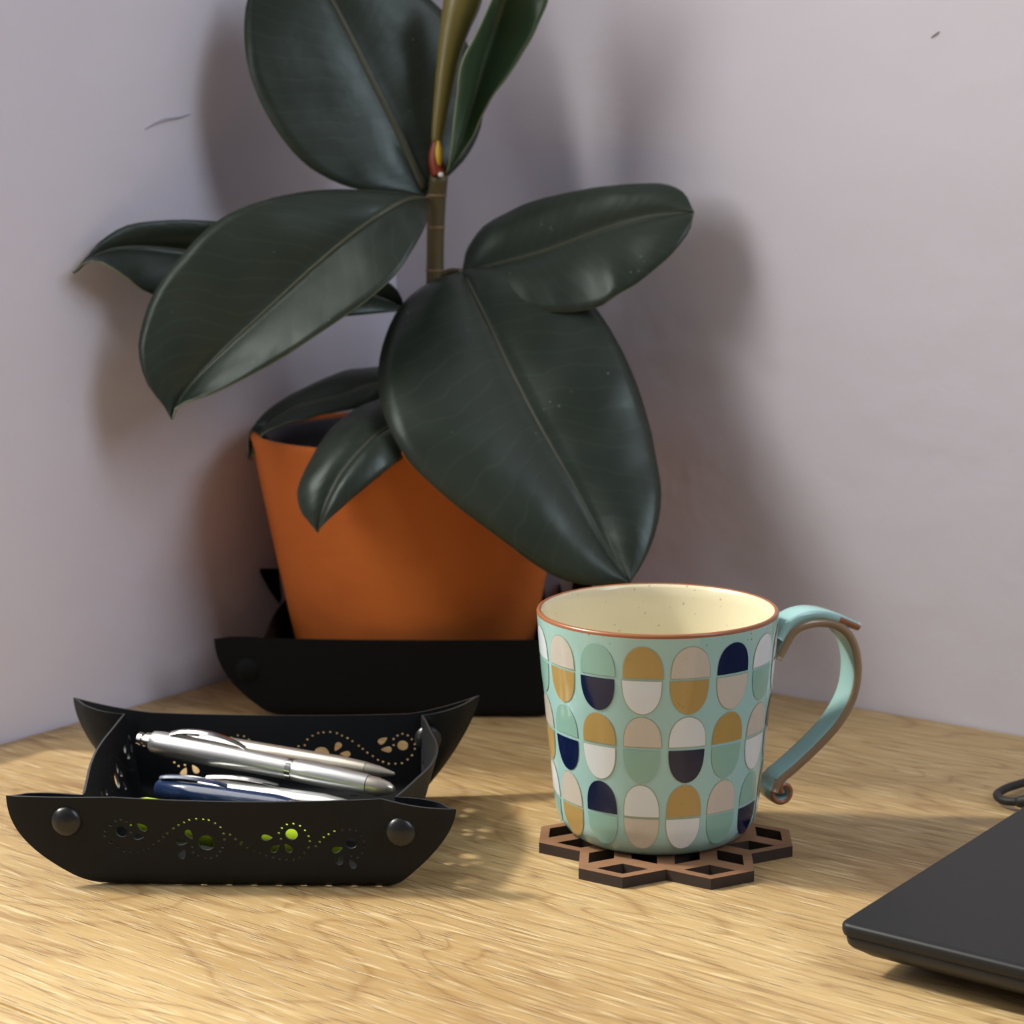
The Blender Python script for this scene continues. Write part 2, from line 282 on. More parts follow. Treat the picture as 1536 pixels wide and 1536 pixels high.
G_OCHRE = glaze('ochre_glaze', srgb(164, 136, 76), srgb(178, 152, 96), 0.55, 600)
G_NAVY = glaze('navy_glaze', srgb(12, 26, 66), srgb(16, 28, 60))
G_BROWN = glaze('bare_brown_rim', srgb(140, 84, 54), srgb(160, 104, 70), rough=0.25)
G_TAN = glaze('tan_glaze_edge', srgb(158, 138, 108), srgb(132, 104, 76), rough=0.2)
G_CREAM = glaze('cream_inner_glaze', srgb(222, 214, 184), srgb(216, 206, 172), 0.5, 330, speckcol=srgb(130, 116, 80))
G_OUTLINE = glaze('motif_outline', srgb(160, 170, 142))

# ------------------------------------------------------------------ object and mesh kit
def mesh_obj(name, verts, faces, mats, parent=None, smooth=True, face_mats=None, uvs=None, autosmooth=None):
    me = bpy.data.meshes.new(name)
    me.from_pydata([tuple(v) for v in verts], [], faces)
    for mm in (mats if isinstance(mats, (list, tuple)) else [mats]): me.materials.append(mm)
    if face_mats: me.polygons.foreach_set('material_index', face_mats)
    me.polygons.foreach_set('use_smooth', [smooth] * len(me.polygons))
    if uvs:
        l = me.uv_layers.new(name='UVMap')
        l.data.foreach_set('uv', [c for lp in me.loops for c in uvs[lp.vertex_index]])
    me.update()
    if autosmooth: me.set_sharp_from_angle(angle=math.radians(autosmooth))
    o = bpy.data.objects.new(name, me)
    COL.objects.link(o)
    if parent: o.parent = parent
    return o

def bm_obj(name, bm, mats, parent=None, smooth=True, autosmooth=None):
    bmesh.ops.recalc_face_normals(bm, faces=bm.faces[:])
    me = bpy.data.meshes.new(name)
    bm.to_mesh(me); bm.free()
    for mm in (mats if isinstance(mats, (list, tuple)) else [mats]): me.materials.append(mm)
    me.polygons.foreach_set('use_smooth', [smooth] * len(me.polygons))
    if autosmooth: me.set_sharp_from_angle(angle=math.radians(autosmooth))
    o = bpy.data.objects.new(name, me)
    COL.objects.link(o)
    if parent: o.parent = parent
    return o

def thing(name, label, cat, loc=(0, 0, 0), rotz=0.0, group=None):
    o = bpy.data.objects.new(name, None)
    o.empty_display_size = 0.02
    COL.objects.link(o)
    o.location = loc; o.rotation_euler = (0, 0, rotz)
    o['label'] = label; o['category'] = cat
    if group: o['group'] = group
    return o

def structure(o, label=None):
    o['kind'] = 'structure'
    if label: o['label'] = label
    return o

def box_bm(bm, cx, cy, cz, sx, sy, sz, mat=Matrix()):
    r = bmesh.ops.create_cube(bm, size=1.0)
    bmesh.ops.transform(bm, matrix=mat @ Matrix.Translation((cx, cy, cz)) @ Matrix.Diagonal((sx, sy, sz, 1)), verts=r['verts'])
    return r['verts']

def catmull(P, n):
    """n points evenly spaced along a Catmull-Rom spline through P (tuples of any length)"""
    P = [tuple(p) for p in P]; k = len(P[0]); dense = []
    for i in range(len(P) - 1):
        a = P[i - 1] if i else tuple(2 * P[0][j] - P[1][j] for j in range(k))
        b, c = P[i], P[i + 1]
        d = P[i + 2] if i + 2 < len(P) else tuple(2 * P[-1][j] - P[-2][j] for j in range(k))
        for q in range(16):
            t = q / 16.0
            dense.append(tuple(0.5 * (2 * b[j] + (c[j] - a[j]) * t + (2 * a[j] - 5 * b[j] + 4 * c[j] - d[j]) * t * t + (3 * b[j] - a[j] - 3 * c[j] + d[j]) * t ** 3) for j in range(k)))
    dense.append(P[-1])
    s = [0.0]
    for a, b in zip(dense, dense[1:]): s.append(s[-1] + math.dist(a[:3], b[:3]))
    out = []; i = 0
    for q in range(n):
        w = s[-1] * q / (n - 1)
        while i < len(s) - 2 and s[i + 1] < w: i += 1
        f = (w - s[i]) / max(1e-9, s[i + 1] - s[i])
        out.append(tuple(dense[i][j] * (1 - f) + dense[i + 1][j] * f for j in range(k)))
    return out

def lathe(profile, seg=48, mat=None):
    """profile (r, z) -> verts, faces; mat transforms"""
    V, F = [], []
    for r, z in profile:
        for i in range(seg):
            a = 2 * PI * i / seg
            V.append(Vector((r * math.cos(a), r * math.sin(a), z)))
    for j in range(len(profile) - 1):
        for i in range(seg):
            a, b = j * seg + i, j * seg + (i + 1) % seg
            F.append((a, b, b + seg, a + seg))
    if profile[0][0] > 0: F.append(tuple(reversed(range(seg))))
    if profile[-1][0] > 0: F.append(tuple(range((len(profile) - 1) * seg, len(profile) * seg)))
    if mat is not None: V = [mat @ v for v in V]
    return V, F

def tube(points, seg=12, flat=1.0, cap=True):
    """points (x, y, z, r) -> verts, faces of a round tube"""
    V, F = [], []
    n = len(points)
    P = [Vector(p[:3]) for p in points]
    ref = Vector((0.13, 0.2, 0.97))
    for i, p in enumerate(P):
        t = (P[min(i + 1, n - 1)] - P[max(i - 1, 0)]).normalized()
        if i == 0: u = t.cross(ref).normalized()
        else: u = (u - t * u.dot(t)).normalized()
        w = t.cross(u)
        for k in range(seg):
            a = 2 * PI * k / seg
            V.append(p + (u * math.cos(a) + w * math.sin(a) * flat) * points[i][3])
    for j in range(n - 1):
        for k in range(seg):
            a, b = j * seg + k, j * seg + (k + 1) % seg
            F.append((a, b, b + seg, a + seg))
    if cap:
        F.append(tuple(reversed(range(seg)))); F.append(tuple(range((n - 1) * seg, n * seg)))
    return V, F

def copy_tree(o, parent=None):
    c = o.copy(); COL.objects.link(c)
    if parent: c.parent = parent
    for ch in list(o.children): copy_tree(ch, c)
    return c

# ------------------------------------------------------------------ the room: walls, window opening, floor
WALL_H, FLOOR_Z, WALL_LEN = 1.75, -0.74, 2.1
def wall_frame(along, normal):
    """local x along the wall, local y into the room, local z up"""
    mm = Matrix((along, normal, Vector((0, 0, 1)))).transposed().to_4x4()
    mm.translation = CORNER
    return mm
WL = wall_frame(ALONG_L, ALONG_R)
WR = wall_frame(ALONG_R, ALONG_L)
TH = 0.10
bm = bmesh.new()
def wall_piece(x0, x1, z0, z1):
    box_bm(bm, (x0 + x1) / 2, -TH / 2, (z0 + z1) / 2, x1 - x0, TH, z1 - z0)
wall_piece(-TH, WIN_T0, FLOOR_Z, WALL_H)
wall_piece(WIN_T1, WALL_LEN, FLOOR_Z, WALL_H)
wall_piece(WIN_T0, WIN_T1, FLOOR_Z, WIN_Z0)
wall_piece(WIN_T0, WIN_T1, WIN_Z1, WALL_H)
wl = structure(bm_obj('wall_left', bm, M_WALL, smooth=False), 'lilac grey painted wall on the left')
wl.matrix_world = WL
bm = bmesh.new()
box_bm(bm, WALL_LEN / 2 , -TH / 2, (WALL_H + FLOOR_Z) / 2, WALL_LEN, TH, WALL_H - FLOOR_Z)
wr = structure(bm_obj('wall_right', bm, M_WALL, smooth=False), 'pale grey painted wall on the right')
wr.matrix_world = WR

bm = bmesh.new()                                # window frame set at the outer side of the opening
fw_ = 0.035
for (x0, x1, z0, z1) in ((WIN_T0, WIN_T1, WIN_Z0, WIN_Z0 + fw_), (WIN_T0, WIN_T1, WIN_Z1 - fw_, WIN_Z1),
                         (WIN_T0, WIN_T0 + fw_ * 0.4, WIN_Z0 + fw_, WIN_Z1 - fw_), (WIN_T1 - fw_, WIN_T1, WIN_Z0 + fw_, WIN_Z1 - fw_)):
    box_bm(bm, (x0 + x1) / 2, -TH + 0.015, (z0 + z1) / 2, x1 - x0, 0.03, z1 - z0)
wf = structure(bm_obj('window_1', bm, M_WHITE_PL, smooth=False))
wf.matrix_world = WL

bm = bmesh.new()
box_bm(bm, 0.3, -0.7, FLOOR_Z - 0.01, 5.0, 5.0, 0.02)
structure(bm_obj('floor', bm, simple('grey_brown_carpet', srgb(120, 110, 104), 0.9, var=srgb(136, 126, 118), nscale=300), smooth=False))

# scuffs on the walls: shallow dents and chips in the paint
def scuff(wallm, wall, x, z, pts, r, mat):
    V, F = tube([(x + a, 0.0003, z + b, r * w) for a, b, w in pts], 8, 0.35)
    o = mesh_obj('paint_scuff', V, F, mat, wall)
    return o
M_SCUFF = simple('dull_scuff', srgb(170, 165, 176), 0.8)
M_CHIP = simple('dark_chip', srgb(120, 112, 110), 0.8)
def on_wall(wm, px):   # image-free: positions measured on the wall (metres along the wall, height)
    return px
scuff(WL, wl, 0.172, 0.292, [(0.017, -0.003, 0.2), (0.010, 0.0, 0.7), (0.003, 0.0022, 1), (-0.006, 0.003, 0.8), (-0.014, 0.0048, 0.2)], 0.0014, M_SCUFF)
scuff(WR, wr, 0.333, 0.3285, [(-0.002, -0.0012, 0.4), (0.0, 0.0, 1), (0.002, 0.0014, 0.5)], 0.0008, M_CHIP)

# ------------------------------------------------------------------ the oak desk in the corner
desk = thing('desk', 'light oak desk top fitted into the corner, everything stands on it', 'desk', CORNER, math.atan2(ALONG_R.y, ALONG_R.x))
# local x runs along the right wall, local -y runs along the left wall
JOINT = 0.4905
def board(y0, y1):
    bm = bmesh.new()
    box_bm(bm, 0.802, (y0 + y1) / 2, -0.014, 1.60, y1 - y0, 0.028)
    bmesh.ops.bevel(bm, geom=[e for e in bm.edges if abs(e.verts[0].co.y - e.verts[1].co.y) < 1e-6 and abs(e.verts[0].co.z - e.verts[1].co.z) < 1e-6], offset=0.0009, segments=2, affect='EDGES')
    return bm_obj('board', bm, M_OAK, desk, smooth=False)
board(-JOINT, -0.0005)
board(-0.82, -JOINT - 0.0004)
for (x, y) in ((0.05, -0.06), (1.54, -0.06), (0.05, -0.76), (1.54, -0.76)):
    bm = bmesh.new(); box_bm(bm, x, y, (FLOOR_Z - 0.028) / 2, 0.05, 0.05, -FLOOR_Z - 0.028)
    bm_obj('leg', bm, M_OAK, desk, smooth=False)

# ------------------------------------------------------------------ mug
MUG = Vector((-0.0028, 0.0096, 0.0044))
mug = thing('mug', 'aqua ceramic mug with half-oval motifs and a scrolled handle on the wooden coaster', 'mug', MUG)
def curve_r(z):                                  # outer radius at world height z
    pts = [(0.006, 0.0372), (0.0095, 0.0392), (0.0164, 0.0409), (0.0304, 0.0423), (0.0719, 0.0463), (0.096, 0.0482)]
    for (a, ra), (b, rb) in zip(pts, pts[1:]):
        if z <= b or (b, rb) == pts[-1]:
            return ra + (rb - ra) * (z - a) / (b - a)
prof = []
zb = MUG.z
prof += [(0.0, 0.0012), (0.026, 0.0012), (0.0275, 0.0), (0.0315, 0.0), (0.0345, 0.0009), (0.0365, 0.0026), (0.0380, 0.0046)]
zt = 0.0963 - zb
outer_z = [0.007 + (zt - 0.0016 - 0.007) * i / 30 for i in range(31)]
prof += [(curve_r(z + zb), z) for z in outer_z]
i_speck = len(prof) - 4
i_rim0 = len(prof) - 1
prof += [(curve_r(zt + zb - 0.0009), zt - 0.0009), (0.0479, zt - 0.0003), (0.0471, zt), (0.0464, zt - 0.0004), (0.0459, zt - 0.0011), (0.0455, zt - 0.0018)]
i_rim1 = len(prof) - 3
prof += [(0.0455 - 0.0075 * i / 20 - (0.0 if i < 16 else (i - 16) ** 2 * 0.0004), zt - 0.0018 - (zt - 0.0075) * i / 20) for i in range(1, 21)]
prof += [(0.022, 0.0049), (0.010, 0.0048), (0.0, 0.0048)]
SEG = 96
V, F = lathe(prof, SEG)
fm = []
for j in range(len(prof) - 1):
    mi = 0 if j < i_speck else (1 if j < i_rim0 else (2 if j < i_rim1 else 3))
    fm += [mi] * SEG
fm += [0] * (len(F) - len(fm))
# printed half-oval motifs, laid onto the wall of the mug
mats = [G_AQUA, G_AQUA_SPECK, G_BROWN, G_CREAM, G_MINT, G_WHITE, G_BEIGE, G_OCHRE, G_NAVY, G_OUTLINE]
CODE = {'m': 4, 'w': 5, 'b': 6, 'o': 7, 'n': 8}
FRONT = math.atan2(-0.7687 - MUG.y, -0.0604 - MUG.x)
ROWS = ['wbmobnwbomwbnomw', 'monwobmwnbomwbow', 'bmobwobnwmbowmbo', 'onwmnmwbmowbnmob', 'wbnwobmowbnmowbm', 'mombwmnwobmwbnow']
def motif(k, row, inset, code, lift):
    ztip, zflat = MOTIF_ROWS[row]
    h = (ztip - zflat); s = 1 if h > 0 else -1; h = abs(h)
    z0 = zflat + s * inset; hh = h - 2 * inset
    jit = random.Random(k * 7 + row).uniform(-0.004, 0.004)
    th0 = FRONT + math.radians(-6.6 - 0.3 * row + 22.5 * k) + jit
    NR, NS = 12, 6
    base = len(V)
    for r in range(NR + 1):
        f = 1 - (1 - r / NR) ** 1.7 if r < NR else 1.0
        w = (1 - f ** 2.7) ** (1 / 2.0) if r < NR else 0.06
        z = z0 + s * hh * f
        rad = curve_r(z)
        half = math.radians(22.5) * 0.418 - inset / 0.045
        for q in range(-NS, NS + 1):
            a = th0 + half * w * q / NS
            V.append(Vector(((rad + lift) * math.cos(a), (rad + lift) * math.sin(a), z - zb)))
    n = 2 * NS + 1
    for r in range(NR):
        for q in range(n - 1):
            a = base + r * n + q
            f = (a, a + 1, a + 1 + n, a + n)
            F.append(f if s > 0 else tuple(reversed(f)))
            fm.append(code)
for row in range(6):
    for k in range(16):
        c = ROWS[row][(k + 3) % 16]
        if c in 'bow': motif(k, row, -0.00022, 9, 0.00010)
        motif(k, row, 0.00015, CODE[c], 0.00022)
mug_body = mesh_obj('body', V, F, mats, mug, face_mats=fm)

PHI = math.radians(20)
HD = Vector((math.cos(PHI), math.sin(PHI), 0)); HN = Vector((-math.sin(PHI), math.cos(PHI), 0))
def ribbon(name, path, width, thick, n, taper=None, mat_face=G_AQUA, mat_edge=G_TAN, label=None, tip=False):
    """a rounded strap swept along (rho, z); cross-section has glazed faces and bare edges"""
    P = catmull([(a, b) for a, b in path], n)
    V, F, fmm = [], [], []
    prof = []
    K = 6
    for q in range(K + 1):                       # front edge round
        a = PI * q / K
        prof.append((-math.sin(a), math.cos(a), 1))
    for q in range(K + 1):
        a = PI * q / K
        prof.append((math.sin(a), -math.cos(a), -1))
    L = len(prof)
    for i, (rho, z) in enumerate(P):
        a, b = P[max(i - 1, 0)], P[min(i + 1, n - 1)]
        t = Vector((b[0] - a[0], b[1] - a[1])).normalized()
        nrm = Vector((-t.y, t.x))
        f = taper(i / (n - 1)) if taper else 1.0
        w, th = width * f, thick * (0.55 + 0.45 * f)
        for (pw, pn, side) in prof:
            off = (w / 2 - th / 2) * (-1 if side == 1 else 1) + pw * th / 2
            d = nrm * (pn * th / 2)
            dish = 0.0
            V.append(HD * (rho + d.x) + HN * off + Vector((0, 0, z + d.y - zb)))
    for i in range(n - 1):
        for q in range(L):
            a, b = i * L + q, i * L + (q + 1) % L
            F.append((a, b, b + L, a + L))
            edge = (0 <= q < K) or (K + 1 <= q < L - 1)
            fmm.append(1 if (edge and q % (K + 1) in (1, 2, 3, 4)) else 0)
    F.append(tuple(range(L))); F.append(tuple(reversed(range((n - 1) * L, n * L)))); fmm += [1, 1]
    if tip:                                      # bare brown end and underside of the end
        for i in range(int(n * 0.72), n - 1):
            for q in range(L):
                if 2 <= q <= K: fmm[i * L + q] = 2
        fmm[-1] = fmm[-2] = 2
    o = mesh_obj(name, V, F, [mat_face, mat_edge, G_BROWN], mug, face_mats=fmm)
    if label: o['label'] = label
    return o
ribbon('handle', STRAP, 0.0135, 0.0042, 60)
ribbon('thumb_rest', TONGUE, 0.0130, 0.0040, 34, taper=lambda f: 1.0 if f < 0.6 else 1.0 - 0.35 * ((f - 0.6) / 0.4) ** 2, mat_edge=G_AQUA, tip=True)
ribbon('scroll', SCROLL, 0.0120, 0.0024, 48, mat_edge=G_BROWN)

# ------------------------------------------------------------------ hexagon coaster
coaster = thing('coaster', 'brown laser-cut wooden coaster of seven pierced hexagons under the mug', 'coaster', (0, 0, 0), -0.0649)
def coaster_mesh():
    w = 0.0333; s = w / math.sqrt(3); b = 0.0068
    centres = [(0, 0)] + [(w * math.cos(PI / 3 * k), w * math.sin(PI / 3 * k)) for k in range(6)]
    hexv = lambda c, r: [(c[0] + r * math.cos(PI / 6 + PI / 3 * k), c[1] + r * math.sin(PI / 6 + PI / 3 * k)) for k in range(6)]
    # outline: edges used by only one hexagon, chained
    cnt = {}
    key = lambda p: (round(p[0], 5), round(p[1], 5))
    for c in centres:
        h = [key(p) for p in hexv(c, s)]
        for a, d in zip(h, h[1:] + h[:1]):
            k = (a, d); r = (d, a)
            if r in cnt: del cnt[r]
            else: cnt[k] = 1
    nxt = {a: d for a, d in cnt}
    st = next(iter(nxt)); loop = [st]
    while nxt[loop[-1]] != st: loop.append(nxt[loop[-1]])
    def offset(poly, d):                         # poly counter-clockwise, d > 0 outward
        out = []
        for i in range(len(poly)):
            p0, p1, p2 = Vector(poly[i - 1]), Vector(poly[i]), Vector(poly[(i + 1) % len(poly)])
            e1, e2 = (p1 - p0).normalized(), (p2 - p1).normalized()
            n1, n2 = Vector((e1.y, -e1.x)), Vector((e2.y, -e2.x))
            nn = (n1 + n2).normalized()
            q = p1 + nn * (d / max(0.3, nn.dot(n1)))
            out.append((q.x, q.y))
        return out
    loops = [offset(loop, 0.0002)]
    for c in centres:
        h = hexv(c, s)
        for start in (0, 2, 4):                  # three rhombi per hexagon
            q = [c, h[start - 1 if start else 5], h[start], h[start + 1]]
            loops.append(offset(q, -b / 2))
    co, fa = [], []
    for l in loops:
        fa.append(list(range(len(co), len(co) + len(l)))); co += [Vector(p) for p in l]
    vo, eo, fo, _, _, forig = delaunay_2d_cdt(co, [], fa, 1, 1e-7, True)
    V, F, fm = [], [], []
    T = 0.0044
    n = len(vo)
    V = [Vector((v.x, v.y, T)) for v in vo] + [Vector((v.x, v.y, 0)) for v in vo]
    for f, o in zip(fo, forig):
        if 0 not in o or any(k > 0 for k in o): continue
        F.append(tuple(f)); fm.append(0)
        F.append(tuple(i + n for i in reversed(f))); fm.append(1)
    # walls along every boundary edge
    ec = {}
    for f in F[::2]:
        for a, d in zip(f, f[1:] + f[:1]): ec[(a, d)] = 1
    for (a, d) in ec:
        if (d, a) not in ec:
            F.append((d, a, a + n, d + n)); fm.append(1)
    return V, F, fm
V, F, fm = coaster_mesh()
mesh_obj('lattice', V, F, [M_COASTER, M_BURNT], coaster, smooth=False, face_mats=fm)

# ------------------------------------------------------------------ snap-corner trays
def sgn(v): return 1.0 if v >= 0 else -1.0
def smooth(x): x = max(0.0, min(1.0, x)); return x * x * (3 - 2 * x)
def hole_loops(a0, b0):
    """the punched pattern of dots, discs and petals, laid on the four sides"""
    out = []
    def place(side, s, q):
        d = q
        if side == 0: return (s, -(b0 + d))
        if side == 1: return (-s, b0 + d)
        if side == 2: return (a0 + d, s * b0 / a0)
        return (-(a0 + d), -s * b0 / a0)
    for side in range(4):
        for s, q in DOTS:
            out.append([place(side, s + 0.00056 * math.cos(PI / 3 * i), q + 0.00056 * math.sin(PI / 3 * i)) for i in range(6)])
        for s, q, r in CIRCLES:
            out.append([place(side, s + r * math.cos(2 * PI * i / 16), q + r * math.sin(2 * PI * i / 16)) for i in range(16)])
        for s, q, ang in PETALS:                 # teardrop, blunt end at angle ang
            ca, sa = math.cos(math.radians(ang)), math.sin(math.radians(ang))
            pts = []
            for i in range(12):
                t = 2 * PI * i / 12
                x = 0.0022 * math.cos(t); y = 0.00125 * math.sin(t) * (1 - 0.55 * math.cos(t))
                pts.append(place(side, s + x * ca - y * sa, q + x * sa + y * ca))
            out.append(pts)
        for i in range(11):                      # little slots along the fold
            s = -0.048 + 0.0096 * i
            out.append([place(side, s + x, 0.0022 + y) for x, y in ((-0.0016, -0.0004), (0.0016, -0.0004), (0.0016, 0.0004), (-0.0016, 0.0004))])
    return out

def make_tray(name, label, loc, rotz, a, b, H, corners, lean, bulge, holes, mat, mat_cut, grid=0.0026, snaps=(), gap0=0.0022, group=None, thick=0.0010, shear=0.0):
    root = thing(name, label, 'tray', loc, rotz, group)
    rf = 0.005
    a0, b0 = a - rf * 0.8, b - rf * 0.8
    def prof(d):
        if d < rf * PI / 2: return rf * math.sin(d / rf), rf * (1 - math.cos(d / rf))
        return rf, rf + (d - rf * PI / 2)
    zmax = prof(H)[1]
    def ext(c, d):
        E, ex = c['E'], c['ex']
        return E * (1 - (1 - min(1, d / H)) ** ex)
    def mapp(s, t):
        sx, st = sgn(s), sgn(t)
        p, q = max(abs(s) - a0, 0.0), max(abs(t) - b0, 0.0)
        c = corners[(int(sx), int(st))]
        lx = lean['L'] if sx < 0 else lean['R']; ly = lean['F'] if st < 0 else lean['B']
        if p == 0 and q == 0: return Vector((s, t, 0))
        fx = lambda d: prof(d)[0] + lx * prof(d)[1] / zmax
        fy = lambda d: prof(d)[0] + ly * prof(d)[1] / zmax
        if p == 0:                               # front or back wall
            bl = bulge['F' if st < 0 else 'B'] * (q / H) * math.cos(PI / 2 * s / a0)
            x = s
            sag = -c['sag'] * (q / H) * (1 - (abs(s) / a0) ** 2)
            return Vector((x, st * (b0 + fy(q) + bl), prof(q)[1] + sag))
        if q == 0:                               # left or right wall
            bl = bulge['L' if sx < 0 else 'R'] * (p / H) * math.cos(PI / 2 * t / b0)
            k = smooth((abs(t) - (b0 - 0.022)) / 0.022)
            y = t + st * (fy(p) - gap0) * k
            x = sx * (a0 + fx(p) + bl)
            return Vector((x, y, prof(p)[1]))
        if p <= q:                               # outer layer of the corner flap
            e = ext(c, q) * p / q; d = q; gap = 0.0
        else:
            e = ext(c, p) * q / p; d = p
            r = 1 - q / p
            gap = (gap0 + c['open'] * (d / H) * math.sin(PI * min(1, q / p))) * smooth(r / 0.25)
        z = prof(d)[1]
        rel = e / max(1e-6, c['E'])
        x = sx * (a0 + e) + (sx * fx(d) * (1 - q / p) if p > q else 0.0)
        y = st * (b0 + fy(d) - gap) + c['dy'] * rel ** 2 + c.get('wave', 0) * math.sin(PI * rel) * (d / H)
        return Vector((x, y, z + c['dz'] * rel * (d / H)))
    W, D = a0 + H, b0 + H
    co, fa = [], []
    outline = []
    N = 60
    for i in range(N): outline.append((-W + 2 * W * i / N, -D))
    for i in range(N): outline.append((W, -D + 2 * D * i / N))
    for i in range(N): outline.append((W - 2 * W * i / N, D))
    for i in range(N): outline.append((-W, D - 2 * D * i / N))
    fa.append(list(range(len(outline)))); co += outline
    hl = hole_loops(a0, b0) if holes else []
    def area(l): return sum(l[i - 1][0] * l[i][1] - l[i][0] * l[i - 1][1] for i in range(len(l)))
    for l in hl:
        if area(l) < 0: l = l[::-1]
        fa.append(list(range(len(co), len(co) + len(l)))); co += l
    def axis(h0, hm):
        v = []
        n = int(h0 / 0.006)
        v += [h0 * i / n for i in range(n + 1)]
        k = int((hm - h0) / grid)
        v += [h0 + (hm - h0) * (i + 1) / k for i in range(k - 1)]
        v += [h0 + rf * PI / 2 * i / 5 for i in range(1, 6)]
        return sorted(set([round(x, 6) for x in v] + [round(-x, 6) for x in v]))
    for x in axis(a0, W):
        for y in axis(b0, D): co.append((x, y))
    ed = []
    for sx in (-1, 1):                            # vertices on the diagonal fold of each corner
        for st in (-1, 1):
            for i in range(1, 40):
                co.append((sx * (a0 + H * i / 40), st * (b0 + H * i / 40)))
                if i > 1: ed.append((len(co) - 2, len(co) - 1))
    vo, eo, fo, _, _, forig = delaunay_2d_cdt([Vector(c) for c in co], ed, fa, 0, 1e-6, True)
    F = [tuple(f) for f, o in zip(fo, forig) if 0 in o and not any(k > 0 for k in o)]
    V = [mapp(v.x, v.y) + Vector((0, 0, thick / 2 + 0.0001)) for v in vo]
    def lean_back(v): v.x -= shear * max(0.0, (v.y + b0) / (2 * b0)) * max(0.0, min(1.0, (a - v.x) / (2 * a)))
    for v in V: lean_back(v)
    used = sorted({i for f in F for i in f}); rm = {o: i for i, o in enumerate(used)}
    body = mesh_obj('body', [V[i] for i in used], [tuple(rm[i] for i in f) for f in F], [mat, mat_cut], root)
    sol = body.modifiers.new('thickness', 'SOLIDIFY')
    sol.thickness = thick; sol.offset = 0.0; sol.material_offset_rim = 1
    es = body.modifiers.new('crisp_edges', 'EDGE_SPLIT'); es.split_angle = math.radians(48)
    for (sx, st, s, d, inner) in snaps:
        base = mapp(s, st * (b0 + d)) + Vector((0, 0, thick))
        lean_back(base)
        dome = [(0.0, 0.0026), (0.0026, 0.0024), (0.0046, 0.0017), (0.0057, 0.0007), (0.0059, 0.0), (0.0056, -0.0010)]
        if inner: dome = [(0.0, 0.0012), (0.0014, 0.0012), (0.0016, 0.0018), (0.0030, 0.0018), (0.0036, 0.0008), (0.0036, -0.0006)]
        face = Vector((0, -1, 0.05)).normalized()
        off = 0.0007 if st < 0 else (gap0 + 0.0022)
        Mx = Matrix.Translation(base + face * off) @ face.to_track_quat('Z', 'Y').to_matrix().to_4x4()
        V2, F2 = lathe(list(reversed(dome)), 24, Mx)
        mesh_obj('snap_button', V2, F2, M_SNAP if holes else mat, root)
    return root

make_tray('pen_tray', 'small black punched snap-corner tray holding pens, in front of the plant', (-0.1586, 0.0130, 0.0), math.radians(-2.5),
          0.055, 0.055, 0.0385,
          {(-1, -1): dict(E=0.0415, ex=2.4, dy=0.004, dz=-0.001, open=0.003, sag=0.0012),
           (1, -1): dict(E=0.0275, ex=1.7, dy=0.000, dz=-0.004, open=0.006, sag=0.0012, wave=-0.003),
           (-1, 1): dict(E=0.036, ex=1.8, dy=0.010, dz=0.004, open=0.003, sag=0.001),
           (1, 1): dict(E=0.029, ex=1.4, dy=0.012, dz=0.005, open=0.003, sag=0.001)},
          dict(L=0.007, R=0.000, F=0.002, B=0.004), dict(L=0.004, R=0.011, F=0.001, B=0.000), True, M_TRAY, M_TRAY_CUT,
          snaps=((-1, -1, -0.0640, 0.0285, 0), (1, -1, 0.0590, 0.0262, 0), (-1, 1, -0.061, 0.026, 1), (1, 1, 0.060, 0.027, 0)), shear=0.010)

POT = Vector((-0.112, 0.262, 0.0))
make_tray('pot_tray', 'larger plain black snap-corner tray under the terracotta pot', (POT.x + 0.003, POT.y - 0.002, 0.0), math.radians(-3),
          0.066, 0.066, 0.043,
          {(-1, -1): dict(E=0.034, ex=2.2, dy=0.004, dz=-0.001, open=0.003, sag=0.0),
           (1, -1): dict(E=0.030, ex=2.0, dy=0.0, dz=0.0, open=0.003, sag=0.0),
           (-1, 1): dict(E=0.027, ex=1.3, dy=-0.046, dz=0.016, open=0.001, sag=0.0),
           (1, 1): dict(E=0.030, ex=1.3, dy=-0.034, dz=0.012, open=0.001, sag=0.0)},
          dict(L=0.004, R=0.004, F=0.003, B=0.003), dict(L=0.004, R=0.004, F=0.002, B=0.001), False, M_TRAY_BACK, M_TRAY_BACK,
          snaps=((-1, -1, -0.078, 0.027, 0), (1, -1, 0.076, 0.027, 0)))

# ------------------------------------------------------------------ pens in the front tray
def axis_frame(p0, p1):
    d = (Vector(p1) - Vector(p0))
    z = d.normalized(); x = Vector((0, 0, 1)).cross(z).normalized(); y = z.cross(x)   # local y points up
    mm = Matrix((x, y, z)).transposed().to_4x4(); mm.translation = Vector(p0)
    return mm, d.length
ZS = 0.925
def lathe_part(name, prof, mm, mat, parent, seg=32, autos=50, label=None):
    prof = [(r, z * ZS) for r, z in prof]
    V, F = lathe(prof, seg)
    o = mesh_obj(name, V, F, mat, parent, autosmooth=autos)
    if label: o['label'] = label
    return o
def pen_root(name, label, mm, group=None):
    r = thing(name, label, 'pen', group=group)
    r.matrix_world = mm
    return r
